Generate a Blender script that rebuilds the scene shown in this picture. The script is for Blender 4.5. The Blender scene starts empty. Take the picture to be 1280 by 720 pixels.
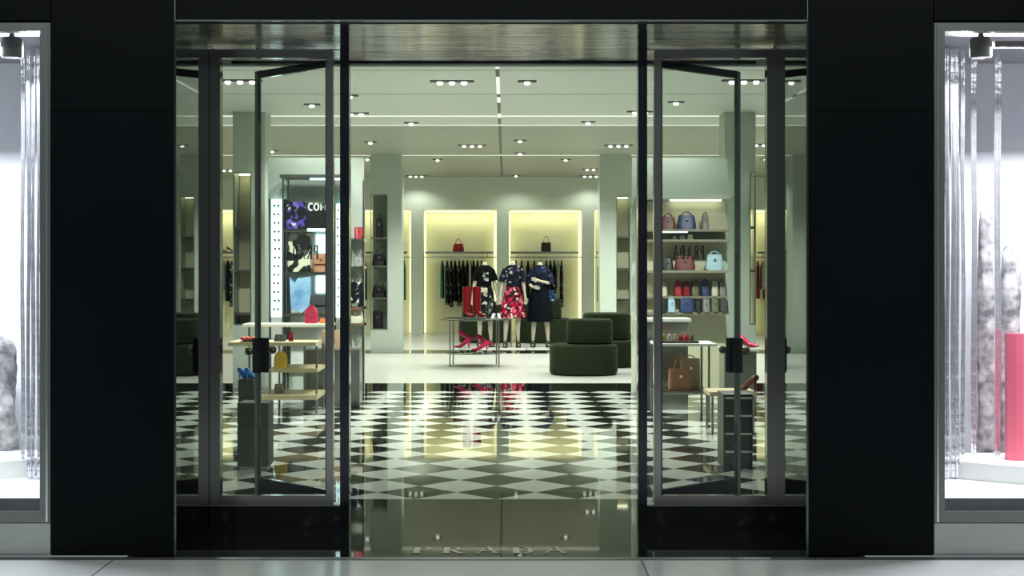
import bpy, bmesh, math, random
from mathutils import Vector, Matrix
random.seed(7)
SC = bpy.context.scene
C = SC.collection
PI = math.pi

# ------------------------------------------------------------------ camera, world, exposure
EYE = 1.55
F = 1720.0; PX0 = 632.0; PY0 = 329.0
cam = bpy.data.cameras.new('camera'); camo = bpy.data.objects.new('camera', cam); C.objects.link(camo)
camo.location = (0, 0, EYE); camo.rotation_euler = (PI/2, 0, 0)
cam.sensor_width = 36; cam.lens = F/1280*36
cam.shift_x = (640-PX0)/1280; cam.shift_y = (PY0-360)/1280
cam.clip_end = 200
SC.camera = camo
SC.view_settings.view_transform = 'Standard'; SC.view_settings.look = 'None'
SC.view_settings.gamma = 1; SC.view_settings.use_curve_mapping = False
SC.view_settings.exposure = 0.0
SC.cycles.use_denoising = True
SC.cycles.max_bounces = 10; SC.cycles.transparent_max_bounces = 24
SC.cycles.diffuse_bounces = 4; SC.cycles.glossy_bounces = 6
SC.cycles.sample_clamp_indirect = 4; SC.cycles.sample_clamp_direct = 0
SC.cycles.caustics_reflective = False; SC.cycles.caustics_refractive = False

w = bpy.data.worlds.new('world'); SC.world = w; w.use_nodes = True
w.node_tree.nodes['Background'].inputs[0].default_value = (0.55, 0.62, 0.66, 1)
w.node_tree.nodes['Background'].inputs[1].default_value = 0.28

LIGHT_TINT = (0.95, 1.0, 0.93)
def area(name, loc, size, power, col=(1, 1, 1), rot=(0, 0, 0)):
    l = bpy.data.lights.new(name, 'AREA'); l.shape = 'RECTANGLE'; l.size = size[0]; l.size_y = size[1]
    l.energy = power; l.color = col
    o = bpy.data.objects.new(name, l); C.objects.link(o); o.location = loc; o.rotation_euler = rot
    return o
area('mall_corridor_lamp', (0, 3.6, 4.6), (9, 1.4), 300, (0.95, 1.0, 1.0))
# lamps built into the roofs of the two display windows
area('display_window_lamp', (-3.15, 7.78, 2.70), (1.2, .22), 200, (0.93, 0.96, 1.0), (math.radians(-28), 0, 0))
area('display_window_lamp', (3.15, 7.78, 2.70), (1.2, .22), 215, (0.97, 0.96, 1.0), (math.radians(-28), 0, 0))
SPOT_W = 122
# ------------------------------------------------------------------ helpers
def S(r, g, b):
    f = lambda c: ((c/255+0.055)/1.055)**2.4 if c/255 > 0.04045 else c/255/12.92
    return (f(r), f(g), f(b))
def pt(px, py, Y): return ((px-PX0)/F*Y, Y, EYE-(py-PY0)/F*Y)
def PX(px, Y): return (px-PX0)/F*Y
def PZ(py, Y): return EYE-(py-PY0)/F*Y

def mat(name, col=(.5, .5, .5), rough=.5, metal=0, emit=None, es=0, spec=.5, sheen=0, coat=0):
    m = bpy.data.materials.new(name); m.use_nodes = True
    b = m.node_tree.nodes['Principled BSDF']
    b.inputs['Base Color'].default_value = (*col, 1)
    b.inputs['Roughness'].default_value = rough; b.inputs['Metallic'].default_value = metal
    b.inputs['Specular IOR Level'].default_value = spec
    b.inputs['Coat Weight'].default_value = coat
    if sheen:
        b.inputs['Sheen Weight'].default_value = sheen; b.inputs['Sheen Roughness'].default_value = .4
        b.inputs['Sheen Tint'].default_value = (.5, .6, .4, 1)
    if emit:
        b.inputs['Emission Color'].default_value = (*emit, 1); b.inputs['Emission Strength'].default_value = es
    return m
def nd(m, t, **k):
    n = m.node_tree.nodes.new(t)
    for a, v in k.items():
        if a in n.inputs: n.inputs[a].default_value = v
        else: setattr(n, a, v)
    return n
def lk(m, a, b): m.node_tree.links.new(a, b)
def bs(m): return m.node_tree.nodes['Principled BSDF']
def ramp(m, fac, stops, interp='LINEAR'):
    r = m.node_tree.nodes.new('ShaderNodeValToRGB'); r.color_ramp.interpolation = interp
    e = r.color_ramp.elements
    while len(e) < len(stops): e.new(.5)
    for el, (p, c) in zip(e, stops): el.position = p; el.color = (*c, 1)
    lk(m, fac, r.inputs[0]); return r
def noisy(name, c1, c2, scale, rough=.5, metal=0, detail=3, bump=0, stops=None, voronoi=False, interp='LINEAR', **k):
    m = mat(name, c1, rough, metal, **k)
    tc = nd(m, 'ShaderNodeTexCoord')
    if voronoi:
        n = nd(m, 'ShaderNodeTexNoise', Scale=scale*.7, Detail=2.0); lk(m, tc.outputs['Object'], n.inputs['Vector'])
        mx = nd(m, 'ShaderNodeMixRGB'); mx.blend_type = 'MIX'; mx.inputs[0].default_value = .12
        lk(m, tc.outputs['Object'], mx.inputs[1]); lk(m, n.outputs['Color'], mx.inputs[2])
        v = nd(m, 'ShaderNodeTexVoronoi', Scale=scale); lk(m, mx.outputs[0], v.inputs['Vector'])
        sp = nd(m, 'ShaderNodeSeparateColor'); lk(m, v.outputs['Color'], sp.inputs[0]); fac = sp.outputs[0]
    else:
        n = nd(m, 'ShaderNodeTexNoise', Scale=scale, Detail=float(detail)); lk(m, tc.outputs['Object'], n.inputs['Vector']); fac = n.outputs['Fac']
    r = ramp(m, fac, stops or [(.35, c1), (.65, c2)], interp); lk(m, r.outputs[0], bs(m).inputs['Base Color'])
    if bump:
        b = nd(m, 'ShaderNodeBump', Strength=bump, Distance=.01); lk(m, fac, b.inputs['Height']); lk(m, b.outputs[0], bs(m).inputs['Normal'])
    return m

def glass_mat(name, tint, f0=.05, k=1.0):
    """thin architectural pane: see-through, Schlick reflection that works on both faces"""
    m = bpy.data.materials.new(name); m.use_nodes = True; nt = m.node_tree; nt.nodes.clear()
    out = nt.nodes.new('ShaderNodeOutputMaterial'); mix = nt.nodes.new('ShaderNodeMixShader')
    tr = nt.nodes.new('ShaderNodeBsdfTransparent'); tr.inputs[0].default_value = (*tint, 1)
    gl = nt.nodes.new('ShaderNodeBsdfGlossy'); gl.inputs['Roughness'].default_value = 0.0; gl.inputs[0].default_value = (k, k, k, 1)
    lw = nt.nodes.new('ShaderNodeLayerWeight'); lw.inputs[0].default_value = .5
    p = nt.nodes.new('ShaderNodeMath'); p.operation = 'POWER'; p.inputs[1].default_value = 5
    a = nt.nodes.new('ShaderNodeMath'); a.operation = 'MULTIPLY_ADD'; a.inputs[1].default_value = 1-f0; a.inputs[2].default_value = f0
    L = nt.links.new
    L(lw.outputs['Facing'], p.inputs[0]); L(p.outputs[0], a.inputs[0]); L(a.outputs[0], mix.inputs[0])
    L(tr.outputs[0], mix.inputs[1]); L(gl.outputs[0], mix.inputs[2]); L(mix.outputs[0], out.inputs[0])
    return m

class MB:
    def __init__(s): s.bm = bmesh.new(); s.smooth = False
    def box(s, x0, x1, y0, y1, z0, z1, bev=0, M=None):
        r = bmesh.ops.create_cube(s.bm, size=1)
        vs = r['verts']
        for v in vs:
            v.co = Vector((x0+(v.co.x+.5)*(x1-x0), y0+(v.co.y+.5)*(y1-y0), z0+(v.co.z+.5)*(z1-z0)))
        if bev:
            es = list({e for v in vs for e in v.link_edges})
            b = bmesh.ops.bevel(s.bm, geom=es, offset=bev, segments=2, affect='EDGES', profile=.6)
            vs = list({v for f in b['faces'] for v in f.verts} | {v for v in vs if v.is_valid})
        if M is not None: bmesh.ops.transform(s.bm, matrix=M, verts=[v for v in vs if v.is_valid])
        return s
    def loft(s, rings, cap=True):
        """rings: list of lists of points, equal count, closed loops"""
        vr = [[s.bm.verts.new(p) for p in r] for r in rings]
        n = len(rings[0])
        for a, b in zip(vr, vr[1:]):
            for i in range(n):
                s.bm.faces.new((a[i], a[(i+1) % n], b[(i+1) % n], b[i]))
        if cap:
            s.bm.faces.new(list(reversed(vr[0]))); s.bm.faces.new(vr[-1])
        return s
    def tube(s, pts, rad, n=10, cap=True):
        pts = [Vector(p) for p in pts]
        if not isinstance(rad, (list, tuple)): rad = [rad]*len(pts)
        rings = []; prev = None
        for i, p in enumerate(pts):
            t = (pts[min(i+1, len(pts)-1)]-pts[max(i-1, 0)]).normalized()
            if prev is None:
                u = t.cross(Vector((0, 0, 1)))
                if u.length < .05: u = t.cross(Vector((0, 1, 0)))
            else: u = prev-t*prev.dot(t)
            u.normalize(); prev = u; v = t.cross(u)
            rings.append([p+(u*math.cos(a)+v*math.sin(a))*rad[i] for a in [2*PI*k/n for k in range(n)]])
        return s.loft(rings, cap)
    def lathe(s, prof, cx=0, cy=0, n=32, sx=1, sy=1):
        rings = [[(cx+r*math.cos(2*PI*k/n)*sx, cy+r*math.sin(2*PI*k/n)*sy, z) for k in range(n)] for r, z in prof]
        return s.loft(rings)
    def ell(s, secs, n=20, M=None):
        """secs: (cx,cy,cz,rx,ry) horizontal ellipses"""
        rings = [[(cx+rx*math.cos(2*PI*k/n), cy+ry*math.sin(2*PI*k/n), cz) for k in range(n)] for cx, cy, cz, rx, ry in secs]
        return s.loft(rings)
    def prism(s, pts, y0, y1):
        a = [s.bm.verts.new((x, y0, z)) for x, z in pts]; b = [s.bm.verts.new((x, y1, z)) for x, z in pts]
        n = len(pts)
        for i in range(n): s.bm.faces.new((a[i], a[(i+1) % n], b[(i+1) % n], b[i]))
        s.bm.faces.new(list(reversed(a))); s.bm.faces.new(b); return s
    def xf(s, M): bmesh.ops.transform(s.bm, matrix=M, verts=s.bm.verts); return s
    def build(s, name, m, parent=None, smooth=False, loc=None, **p):
        bmesh.ops.recalc_face_normals(s.bm, faces=s.bm.faces)
        me = bpy.data.meshes.new(name); s.bm.to_mesh(me); s.bm.free()
        me.materials.append(m)
        if smooth:
            for f in me.polygons: f.use_smooth = True
            try: me.set_sharp_from_angle(angle=math.radians(40))
            except Exception: pass
        o = bpy.data.objects.new(name, me); C.objects.link(o)
        if parent is not None: o.parent = parent
        if loc is not None: o.location = loc
        for k, v in p.items(): o[k] = v
        return o
def tag(o, label, cat, group=None):
    o['label'] = label; o['category'] = cat
    if group: o['group'] = group
    return o
def thing(name, loc, label=None, cat=None, group=None, rz=0, **p):
    o = bpy.data.objects.new(name, None); C.objects.link(o); o.location = loc; o.rotation_euler = (0, 0, rz)
    o.empty_display_size = .1
    if label: tag(o, label, cat, group)
    for k, v in p.items(): o[k] = v
    return o
def kids(o): return [c for c in list(bpy.data.objects) if c.parent is o]
def copy_tree(o, loc, rz=None, label=None, mats=None, scale=None):
    r = o.copy(); C.objects.link(r); r.location = loc
    if rz is not None: r.rotation_euler = (0, 0, rz)
    if scale: r.scale = scale
    if label: r['label'] = label
    for ch in kids(o):
        c = ch.copy(); C.objects.link(c); c.parent = r
        for g in kids(ch):
            d = g.copy(); C.objects.link(d); d.parent = c
    return r
def struct(mb, name, m, **k): return mb.build(name, m, kind='structure', **k)

# ------------------------------------------------------------------ materials
M_black = noisy('black_facade_panel', (.0015, .0024, .0032), (.0023, .0033, .0042), 1.5, .42, spec=.07)
M_steel = mat('brushed_steel', (.34, .35, .34), .28, 1)
M_satin = mat('grey_frame_metal', (.16, .165, .16), .35, .7)
M_chrome = mat('chrome', (.62, .64, .62), .08, 1)
M_bchrome = mat('black_chrome', (.045, .05, .065), .12, 1)
M_bronze = mat('smoked_steel', (.30, .295, .28), .16, 1)
M_mirror = mat('dark_mirror_wall', (.10, .12, .108), .012, 1)
M_marble = noisy('black_veined_marble', (.004, .004, .004), (.02, .018, .016), 9, .09, detail=8,
                 stops=[(.45, (.004, .004, .004)), (.60, (.006, .006, .006)), (.75, (.025, .022, .02))])
M_wall = mat('pale_green_wall_paint', S(184, 195, 182), .6)
M_bwall = mat('back_wall_paint', S(222, 230, 212), .6)
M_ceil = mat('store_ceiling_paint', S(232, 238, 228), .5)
M_ceil2 = mat('store_ceiling_less_lit', S(172, 176, 162), .45)  # weaker light over the rear ceiling is put into this darker tone
M_niche = mat('niche_cream_panel', S(222, 222, 188), .6)
M_led = mat('niche_led', (0, 0, 0), .5, emit=(1, 1, .55), es=1.5)
M_slot = mat('ceiling_light_slot_glow', (0, 0, 0), .5, emit=(.93, 1, .82), es=1.1)
M_bulb = mat('lamp_bulb', (0, 0, 0), .5, emit=(.97, 1, .86), es=2.6)
for m_ in (M_bulb,):
    try: m_.cycles.emission_sampling = 'NONE'
    except Exception: pass
M_fix = mat('dark_lamp_bezel', (.05, .05, .045), .5)
M_glass = glass_mat('clear_pane', (.992, .998, .994), .015)
M_glass2 = glass_mat('door_pane', (.985, .998, .993), .02)
M_wglass = glass_mat('display_pane', (.97, .98, .98), .03)
M_pale = mat('pale_stone_floor', S(196, 197, 188), .28)
M_mall = noisy('mall_floor_tile', S(172, 175, 174), S(184, 187, 186), 2.0, .16)
M_vfloor = mat('polished_black_stone', (.006, .007, .006), .03, spec=.42)
M_velvet = noisy('green_velvet', (.014, .020, .010), (.017, .0235, .012), 30, .95, sheen=.10, spec=.08)
M_wood = noisy('pale_wood', S(196, 180, 140), S(212, 197, 160), 6, .4)
M_white = mat('white_lacquer', S(225, 228, 222), .3)
M_skin = mat('mannequin_cream', S(190, 180, 160), .45)
M_lbox = mat('cool_lightbox', (.8, .9, .9), .5, emit=(.66, 1, .97), es=1.7)
M_ltr = mat('black_lettering', (.01, .01, .01), .4)
M_inlay = mat('metal_inlay', (.42, .40, .36), .22, 1)
def plain(name, c, rough=.45, **k): return mat(name, S(*c), rough, **k)

# checker floor: squares laid diagonally, diagonal .5345 m
M_check = bpy.data.materials.new('black_and_white_checker'); M_check.use_nodes = True
m = M_check; tc = nd(m, 'ShaderNodeTexCoord'); mp = nd(m, 'ShaderNodeMapping')
D = .5345; side = D/math.sqrt(2)
lk(m, tc.outputs['Object'], mp.inputs[0])
mp.inputs['Rotation'].default_value = (0, 0, PI/4); 
ck = nd(m, 'ShaderNodeTexChecker'); ck.inputs['Scale'].default_value = 1/side
ck.inputs['Color1'].default_value = (*S(28, 30, 26), 1); ck.inputs['Color2'].default_value = (*S(214, 220, 210), 1)
lk(m, mp.outputs[0], ck.inputs['Vector']); lk(m, ck.outputs['Color'], bs(m).inputs['Base Color'])
bs(m).inputs['Roughness'].default_value = .035; bs(m).inputs['Specular IOR Level'].default_value = .5

# entry soffit: brushed reflective metal with fine lengthwise ribs
M_soff = mat('ribbed_reflective_soffit', (.36, .35, .33), .10, 1)
m = M_soff; tc = nd(m, 'ShaderNodeTexCoord'); mp = nd(m, 'ShaderNodeMapping'); mp.inputs['Scale'].default_value = (.28, 17, 1)
n = nd(m, 'ShaderNodeTexNoise', Scale=2.2, Detail=4.0); lk(m, tc.outputs['Object'], mp.inputs[0]); lk(m, mp.outputs[0], n.inputs['Vector'])
b_ = nd(m, 'ShaderNodeBump', Strength=.8, Distance=.006); lk(m, n.outputs['Fac'], b_.inputs['Height']); lk(m, b_.outputs[0], bs(m).inputs['Normal'])
r = ramp(m, n.outputs['Fac'], [(.40, (.07, .07, .07)), (.60, (.40, .39, .38))]); lk(m, r.outputs[0], bs(m).inputs['Base Color'])  # streaks of reflected light are painted into the metal's base colour

# ------------------------------------------------------------------ room shell
YF = 7.24; YS = 8.05
XL, XR = -1.734, 1.583        # entry recess sides
WL, WR = -8.0, 7.8            # store side walls
ZS, ZC = 2.825, 3.43
YB = 30.0
struct(MB().box(-9, 9, -1.5, YF+.0, -.06, 0), 'floor', M_mall)
g = MB()
for x in (-2.05, .708, 3.47): g.box(x-.003, x+.003, 2.0, 7.18, 0, .0012)
struct(g, 'trim_1', mat('mall_joint', (.02, .02, .02), .6))
struct(MB().box(-9, 9, YF-.06, YF-.001, 0, .004), 'trim_2', M_satin)
struct(MB().box(-2.0, 1.9, YF+.001, 9.04, -.06, .0), 'floor', M_vfloor)
struct(MB().box(WL, WR, 9.041, 16.66, -.06, .0, M=None), 'floor', M_check).location = (-.064, 9.041-9.041, 0)
# shift the checker so a dark corner sits on the near edge
chk = [o for o in C.objects if o.name.startswith('floor')][-1]
chk.location = (-.064, 9.04, 0)
for v in chk.data.vertices: v.co.x += .064; v.co.y -= 9.04
struct(MB().box(WL, WR, 16.661, 17.77, -.06, 0), 'floor', M_vfloor)
struct(MB().box(WL, WR, 17.771, 23.6, -.06, 0), 'floor', M_pale)
struct(MB().box(WL, WR, 23.601, 24.6, -.06, 0), 'floor', M_vfloor)
struct(MB().box(WL, WR, 24.601, YB+.6, -.06, 0), 'floor', M_pale)

# facade
struct(MB().box(-2.39, XL-.012, YF, YS+.08, 0.012, 2.35), 'wall_front_left', M_black)
struct(MB().box(-2.39, XL-.012, YF, YS+.08, 2.353, 3.6), 'wall_front_left_upper', M_black)
struct(MB().box(XR+.012, 2.25, YF, YS+.08, 0.012, 2.35), 'wall_front_right', M_black)
struct(MB().box(XR+.012, 2.25, YF, YS+.08, 2.353, 3.6), 'wall_front_right_upper', M_black)
struct(MB().box(XL-.012, XL, YF+.004, YS+.08, 0, ZS), 'wall_entry_left', M_mirror)
struct(MB().box(XR, XR+.012, YF+.004, YS+.08, 0, ZS), 'wall_entry_right', M_mirror)
struct(MB().box(XL, XR, YF, YF+.10, ZS+.004, 3.6), 'wall_fascia', M_black)
g = MB(); g.box(XL-.006, XR+.006, YF-.006, YF, ZS-.002, ZS+.005)
g.box(XL-.008, XL-.002, YF-.006, YF, ZS, 3.6); g.box(XR+.002, XR+.007, YF-.006, YF, ZS, 3.6)
struct(g, 'trim_3', M_chrome)
struct(MB().box(-4.6, -2.396, YF, YF+.10, ZS+.004, 3.6), 'wall_fascia_left', M_black)
struct(MB().box(2.256, 4.6, YF, YF+.10, ZS+.004, 3.6), 'wall_fascia_right', M_black)
struct(MB().box(XL, XR, YF+.10, 8.74, ZS, ZS+.05), 'ceiling_entry', M_soff)
struct(MB().box(XL, XR, 8.70, 8.745, ZS-.012, ZS-.001), 'trim_4', M_bchrome)
struct(MB().box(-2.0, 1.85, 8.741, 8.80, ZS-.02, ZC), 'wall_entry_bulkhead', M_wall)
# thin walls between the display windows and the shop
for sx, x0 in ((-1, -2.0), (1, 1.85)):
    xa, xb = (WL, x0) if sx < 0 else (x0, WR)
    struct(MB().box(xa, xb, 8.9, 8.98, 0, ZC), 'wall_shop_front_%s' % ('left' if sx < 0 else 'right'), M_wall)
    struct(MB().box(x0-.02, x0+.02, YS+.081, 8.899, 0, ZC), 'wall_shop_return_%s' % ('left' if sx < 0 else 'right'), M_wall)
struct(MB().box(WL-.1, WL, 8.98, YB+.6, 0, ZC), 'wall_left', M_wall)
struct(MB().box(WR, WR+.1, 8.98, YB+.6, 0, ZC), 'wall_right', M_wall)

# store ceiling: three fields divided by light slots
def ceil(y0, y1, m, n='ceiling'):
    struct(MB().box(WL, -.10, y0, y1, ZC, ZC+.08), n, m); struct(MB().box(-.06, WR, y0, y1, ZC, ZC+.08), n, m)
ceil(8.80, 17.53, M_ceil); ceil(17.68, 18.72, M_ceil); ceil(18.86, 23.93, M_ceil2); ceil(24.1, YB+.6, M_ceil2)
for ya, yb in ((17.53, 17.68), (18.72, 18.86), (23.93, 24.1)):
    struct(MB().box(WL, WR, ya+.001, yb-.001, ZC+.005, ZC+.08), 'trim_5', M_slot)
g = MB()
y = 8.82
while y < 17.4:
    g.box(-.0985, -.0615, y, y+random.choice((.5, 1.1, 1.4)), ZC+.001, ZC+.005); y += 1.7
struct(g, 'trim_6', M_slot)
struct(MB().box(-.0985, -.0615, 8.81, YB, ZC+.006, ZC+.02), 'trim_7', mat('seam_shadow_gap', (.2, .2, .18), .7))
g = MB()
for y in (11.0, 13.4, 15.3): g.box(WL, WR, y, y+.012, ZC-.002, ZC-.0002)
struct(g, 'trim_8', mat('ceiling_joint', (.12, .13, .11), .7))

# back wall with lit niches
NX = [PX(575+107*k, YB) for k in range(-3, 4)]+[PX(991, YB)]; NW = 1.60; NT = 2.72
g = MB(); x = WL
for c in NX:
    g.box(x, c-NW/2, YB, YB+.08, 0, NT); x = c+NW/2
g.box(x, WR, YB, YB+.08, 0, NT); g.box(WL, WR, YB, YB+.08, NT, ZC)
struct(g, 'wall_back', M_bwall)
struct(MB().box(WL, WR, YB+.55, YB+.6, 0, NT+.1), 'wall_back_niche', M_niche)
g = MB()
for c in NX:
    g.box(c-NW/2-.03, c-NW/2, YB+.081, YB+.549, 0, NT); g.box(c+NW/2, c+NW/2+.03, YB+.081, YB+.549, 0, NT)
g.box(WL, WR, YB+.081, YB+.549, NT+.001, NT+.05)
struct(g, 'wall_back_returns', M_niche)
g = MB()
for c in NX:
    g.box(c-NW/2+.002, c-NW/2+.035, YB+.36, YB+.50, .02, NT-.02)
    g.box(c+NW/2-.06, c+NW/2-.002, YB+.36, YB+.50, .02, NT-.02)
    g.box(c-NW/2+.05, c+NW/2-.08, YB+.36, YB+.50, NT-.045, NT-.004)
struct(g, 'trim_9', M_led)
for c in NX:   # added area light in each niche head, boosts the LED wash
    area('niche_fill_light', (c, YB+.30, NT-.05), (1.45, .10), 4.6, (1, 1, .66), (math.radians(12), 0, 0))

# ------------------------------------------------------------------ columns with display niches
M_alc = mat('column_niche_cream', S(205, 204, 170), .6)
M_shelfm = mat('steel_shelf', (.30, .31, .29), .25, 1)
M_led2 = mat('niche_led_strong', (0, 0, 0), .5, emit=(1, 1, .66), es=5)
def column(x0, x1, y0, dep, nx0, nx1, nz0, nz1, shelves, name, led):
    g = MB()
    if nx0-x0 > .005: g.box(x0, nx0, y0, y0+dep, 0, ZC-.001)
    if x1-nx1 > .005: g.box(nx1, x1, y0, y0+dep, 0, ZC-.001)
    g.box(nx0, nx1, y0, y0+dep, 0, nz0); g.box(nx0, nx1, y0, y0+dep, nz1, ZC-.001)
    g.box(nx0, nx1, y0+dep*.75, y0+dep, nz0, nz1)
    col = struct(g, name, M_wall)
    g = MB(); g.box(nx0+.012, nx1-.012, y0+dep*.75-.012, y0+dep*.75-.001, nz0+.01, nz1-.01)
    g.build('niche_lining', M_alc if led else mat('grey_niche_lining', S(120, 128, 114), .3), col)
    g = MB(); t = .012
    g.box(nx0, nx0+t, y0-.006, y0+.02, nz0, nz1); g.box(nx1-t, nx1, y0-.006, y0+.02, nz0, nz1)
    g.box(nx0+t, nx1-t, y0-.006, y0+.02, nz1-t, nz1); g.box(nx0+t, nx1-t, y0-.006, y0+.02, nz0, nz0+t)
    g.build('niche_frame', M_steel, col)
    for z in shelves:
        MB().box(nx0+t, nx1-t, y0-.004, y0+dep*.75-.013, z, z+.03, ).build('niche_shelf', M_shelfm, col)
    if led: MB().box(nx0+.03, nx1-.03, y0+dep*.4, y0+dep*.5, nz1-.03, nz1-.014).build('niche_light', M_led2, col)
    return col
Yc = 23.8
column(PX(463, Yc), PX(502, Yc), Yc, .5, PX(463.2, Yc), PX(484.5, Yc), PZ(412, Yc), PZ(243, Yc), [PZ(299, Yc), PZ(334, Yc), PZ(374, Yc)], 'wall_column_back_left', False)
column(PX(750, Yc), PX(789, Yc), Yc, .5, PX(770.5, Yc), PX(788, Yc), PZ(412, Yc), PZ(245, Yc), [PZ(297, Yc), PZ(337, Yc), PZ(376, Yc)], 'wall_column_back_right', True)
Yn = 17.1
column(PX(291, Yn), PX(331, Yn), Yn, .45, PX(292.2, Yn), PX(314, Yn), PZ(406, Yn), PZ(215, Yn), [PZ(286, Yn), PZ(340, Yn), PZ(394, Yn)], 'wall_column_front_left', True)
column(PX(906, Yn), PX(945, Yn), Yn, .45, PX(937, Yn), PX(944.5, Yn), PZ(406, Yn), PZ(215, Yn), [PZ(286, Yn), PZ(340, Yn)], 'wall_column_front_right', True)

# ------------------------------------------------------------------ ceiling spotlights
def ylamp(py): return F*(ZC-EYE)/(PY0-py)
def spot_fixture(px, py, n, where, power=1.0):
    Y = ylamp(py); X = PX(px, Y)
    nm = {1: 'single', 2: 'double', 3: 'triple'}[n]
    t = thing('ceiling_spotlight', (X, Y, ZC), '%s ceiling spotlight, %s' % (nm, where), 'spotlight', 'ceiling spotlights')
    wd = .13*n/2+.03
    MB().box(-wd, wd, -.05, .05, -.012, -.0005).build('bezel', M_fix, t)
    for k in range(n):
        x = (k-(n-1)/2)*.125
        g = MB(); g.lathe([(.010, -.045), (.024, -.041), (.032, -.030), (.032, -.018), (.028, -.0125)], x, 0, 14)
        g.build('bulb', M_bulb, t, smooth=True)
    if power:
        l = bpy.data.lights.new('spot_beam', 'SPOT'); l.energy = SPOT_W*power*(1+.5*(n-1)); l.spot_size = math.radians(140); l.spot_blend = .6
        l.color = LIGHT_TINT; l.shadow_soft_size = .06
        o = bpy.data.objects.new('spot_beam', l); C.objects.link(o); o.parent = t; o.location = (0, 0, -.09)
    return t
SP = [(565, 101, 3, 'nearest row, left of the centre seam', 1.35), (659, 101, 1, 'nearest row, right of the centre seam', 1.8),
 (445, 141, 2, 'nearest row, beside the left door post', .6), (800, 139, 2, 'nearest row, beside the right door post', .6),
 (437, 119, 1, 'above the left door post'),
 (514, 153, 1, 'between the two glowing slots, left'), (735, 152, 1, 'between the two glowing slots, right'),
 (590, 181, 3, 'middle field, left of the dark seam'), (650, 175, 1, 'middle field, right of the dark seam'),
 (650, 191, 1, 'just in front of the third slot at centre'), (773, 181, 3, 'middle field, near the right column'),
 (463, 177, 1, 'middle field, near the left column'),
 (459, 198, 1, 'behind the third slot, left of the left column'), (547, 199, 1, 'behind the third slot, left of centre'),
 (707, 199, 1, 'behind the third slot, right of centre'), (791, 198, 1, 'behind the third slot, right of the right column'),
 (520, 219.5, 3, 'close to the back wall, left', .09), (645, 219, 1, 'close to the back wall, centre', .16),
 (738, 219.5, 3, 'close to the back wall, right', .08), (738, 211, 2, 'in front of the triple one near the back wall, right', .08),
 (340, 188, 1, 'above the eyewear tower', .5), (284, 212, 2, 'seen in the slit left of the front left column'),
 (300, 100, 3, 'near the left end of the entry', 1.5), (845, 127, 1, 'behind the right door leaf, nearest', .3),
 (914, 158, 1, 'behind the right door leaf, by its free edge'), (912, 177, 2, 'behind the right door leaf, second row at its free edge'),
 (852, 199, 3, 'behind the right door leaf, far row'), (950, 180, 2, 'in the slit right of the front right column'),
 (957, 198, 1, 'in the slit right of the front right column, further back'), (930, 100, 3, 'near the right end of the entry', 1.5),
 (390, 130, 1, 'behind the left door leaf, nearest', .4), (370, 205, 1, 'behind the left door leaf, far row')]
for a in SP: spot_fixture(*a)

# ------------------------------------------------------------------ glass screens either side of the entry
def screen(n, s):
    if s < 0: f = lambda px: PX(px, YS)
    else: f = lambda px: PX(1234-px, YS)     # mirrored about the entry axis
    X = lambda px: f(px)
    def bx(g, a, b, y0, y1, z0, z1, bev=0):
        a, b = sorted((X(a), X(b))); g.box(a, b, y0, y1, z0, z1, bev)
    t = thing('window_%d' % n, (0, 0, 0), kind='structure')
    t.location = (X(345), YS, 0)
    off = Matrix.Translation((-X(345), -YS, 0))
    def mk(name, m, boxes, bev=0):
        g = MB()
        for b in boxes: bx(g, *b, bev)
        g.xf(off); return g.build(name, m, t)
    mk('plinth', M_marble, [(262, 425, YS, YS+.10, 0.001, .128)])
    mk('plinth_cap', M_steel, [(262, 425, YS-.004, YS+.10, .1285, .136)])
    mk('bottom_rail', M_bronze, [(275.3, 407.5, YS+.01, YS+.06, .1365, .188)])
    mk('top_rail', M_bronze, [(275.3, 407.5, YS+.01, YS+.06, 2.753, 2.795)])
    mk('head_channel', M_steel, [(262, 425, YS, YS+.07, 2.7955, 2.803)])
    mk('post', M_bronze, [(262, 275, YS, YS+.08, .1365, 2.795)])
    mk('stile', M_bronze, [(407.8, 416.5, YS, YS+.06, .1365, 2.795)])
    mk('jamb', M_bchrome, [(425.2, 431, YS-.01, YS+.10, 0, ZS-.001), (431.4, 436.3, YS, YS+.10, 0, ZS-.001)])
    mk('pane', M_glass, [(275.6, 407.5, YS+.03, YS+.038, .189, 2.752)])
    mk('pane', M_glass, [(416.8, 425, YS+.03, YS+.038, .137, 2.795)])
screen(1, -1); screen(2, 1)

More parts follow.
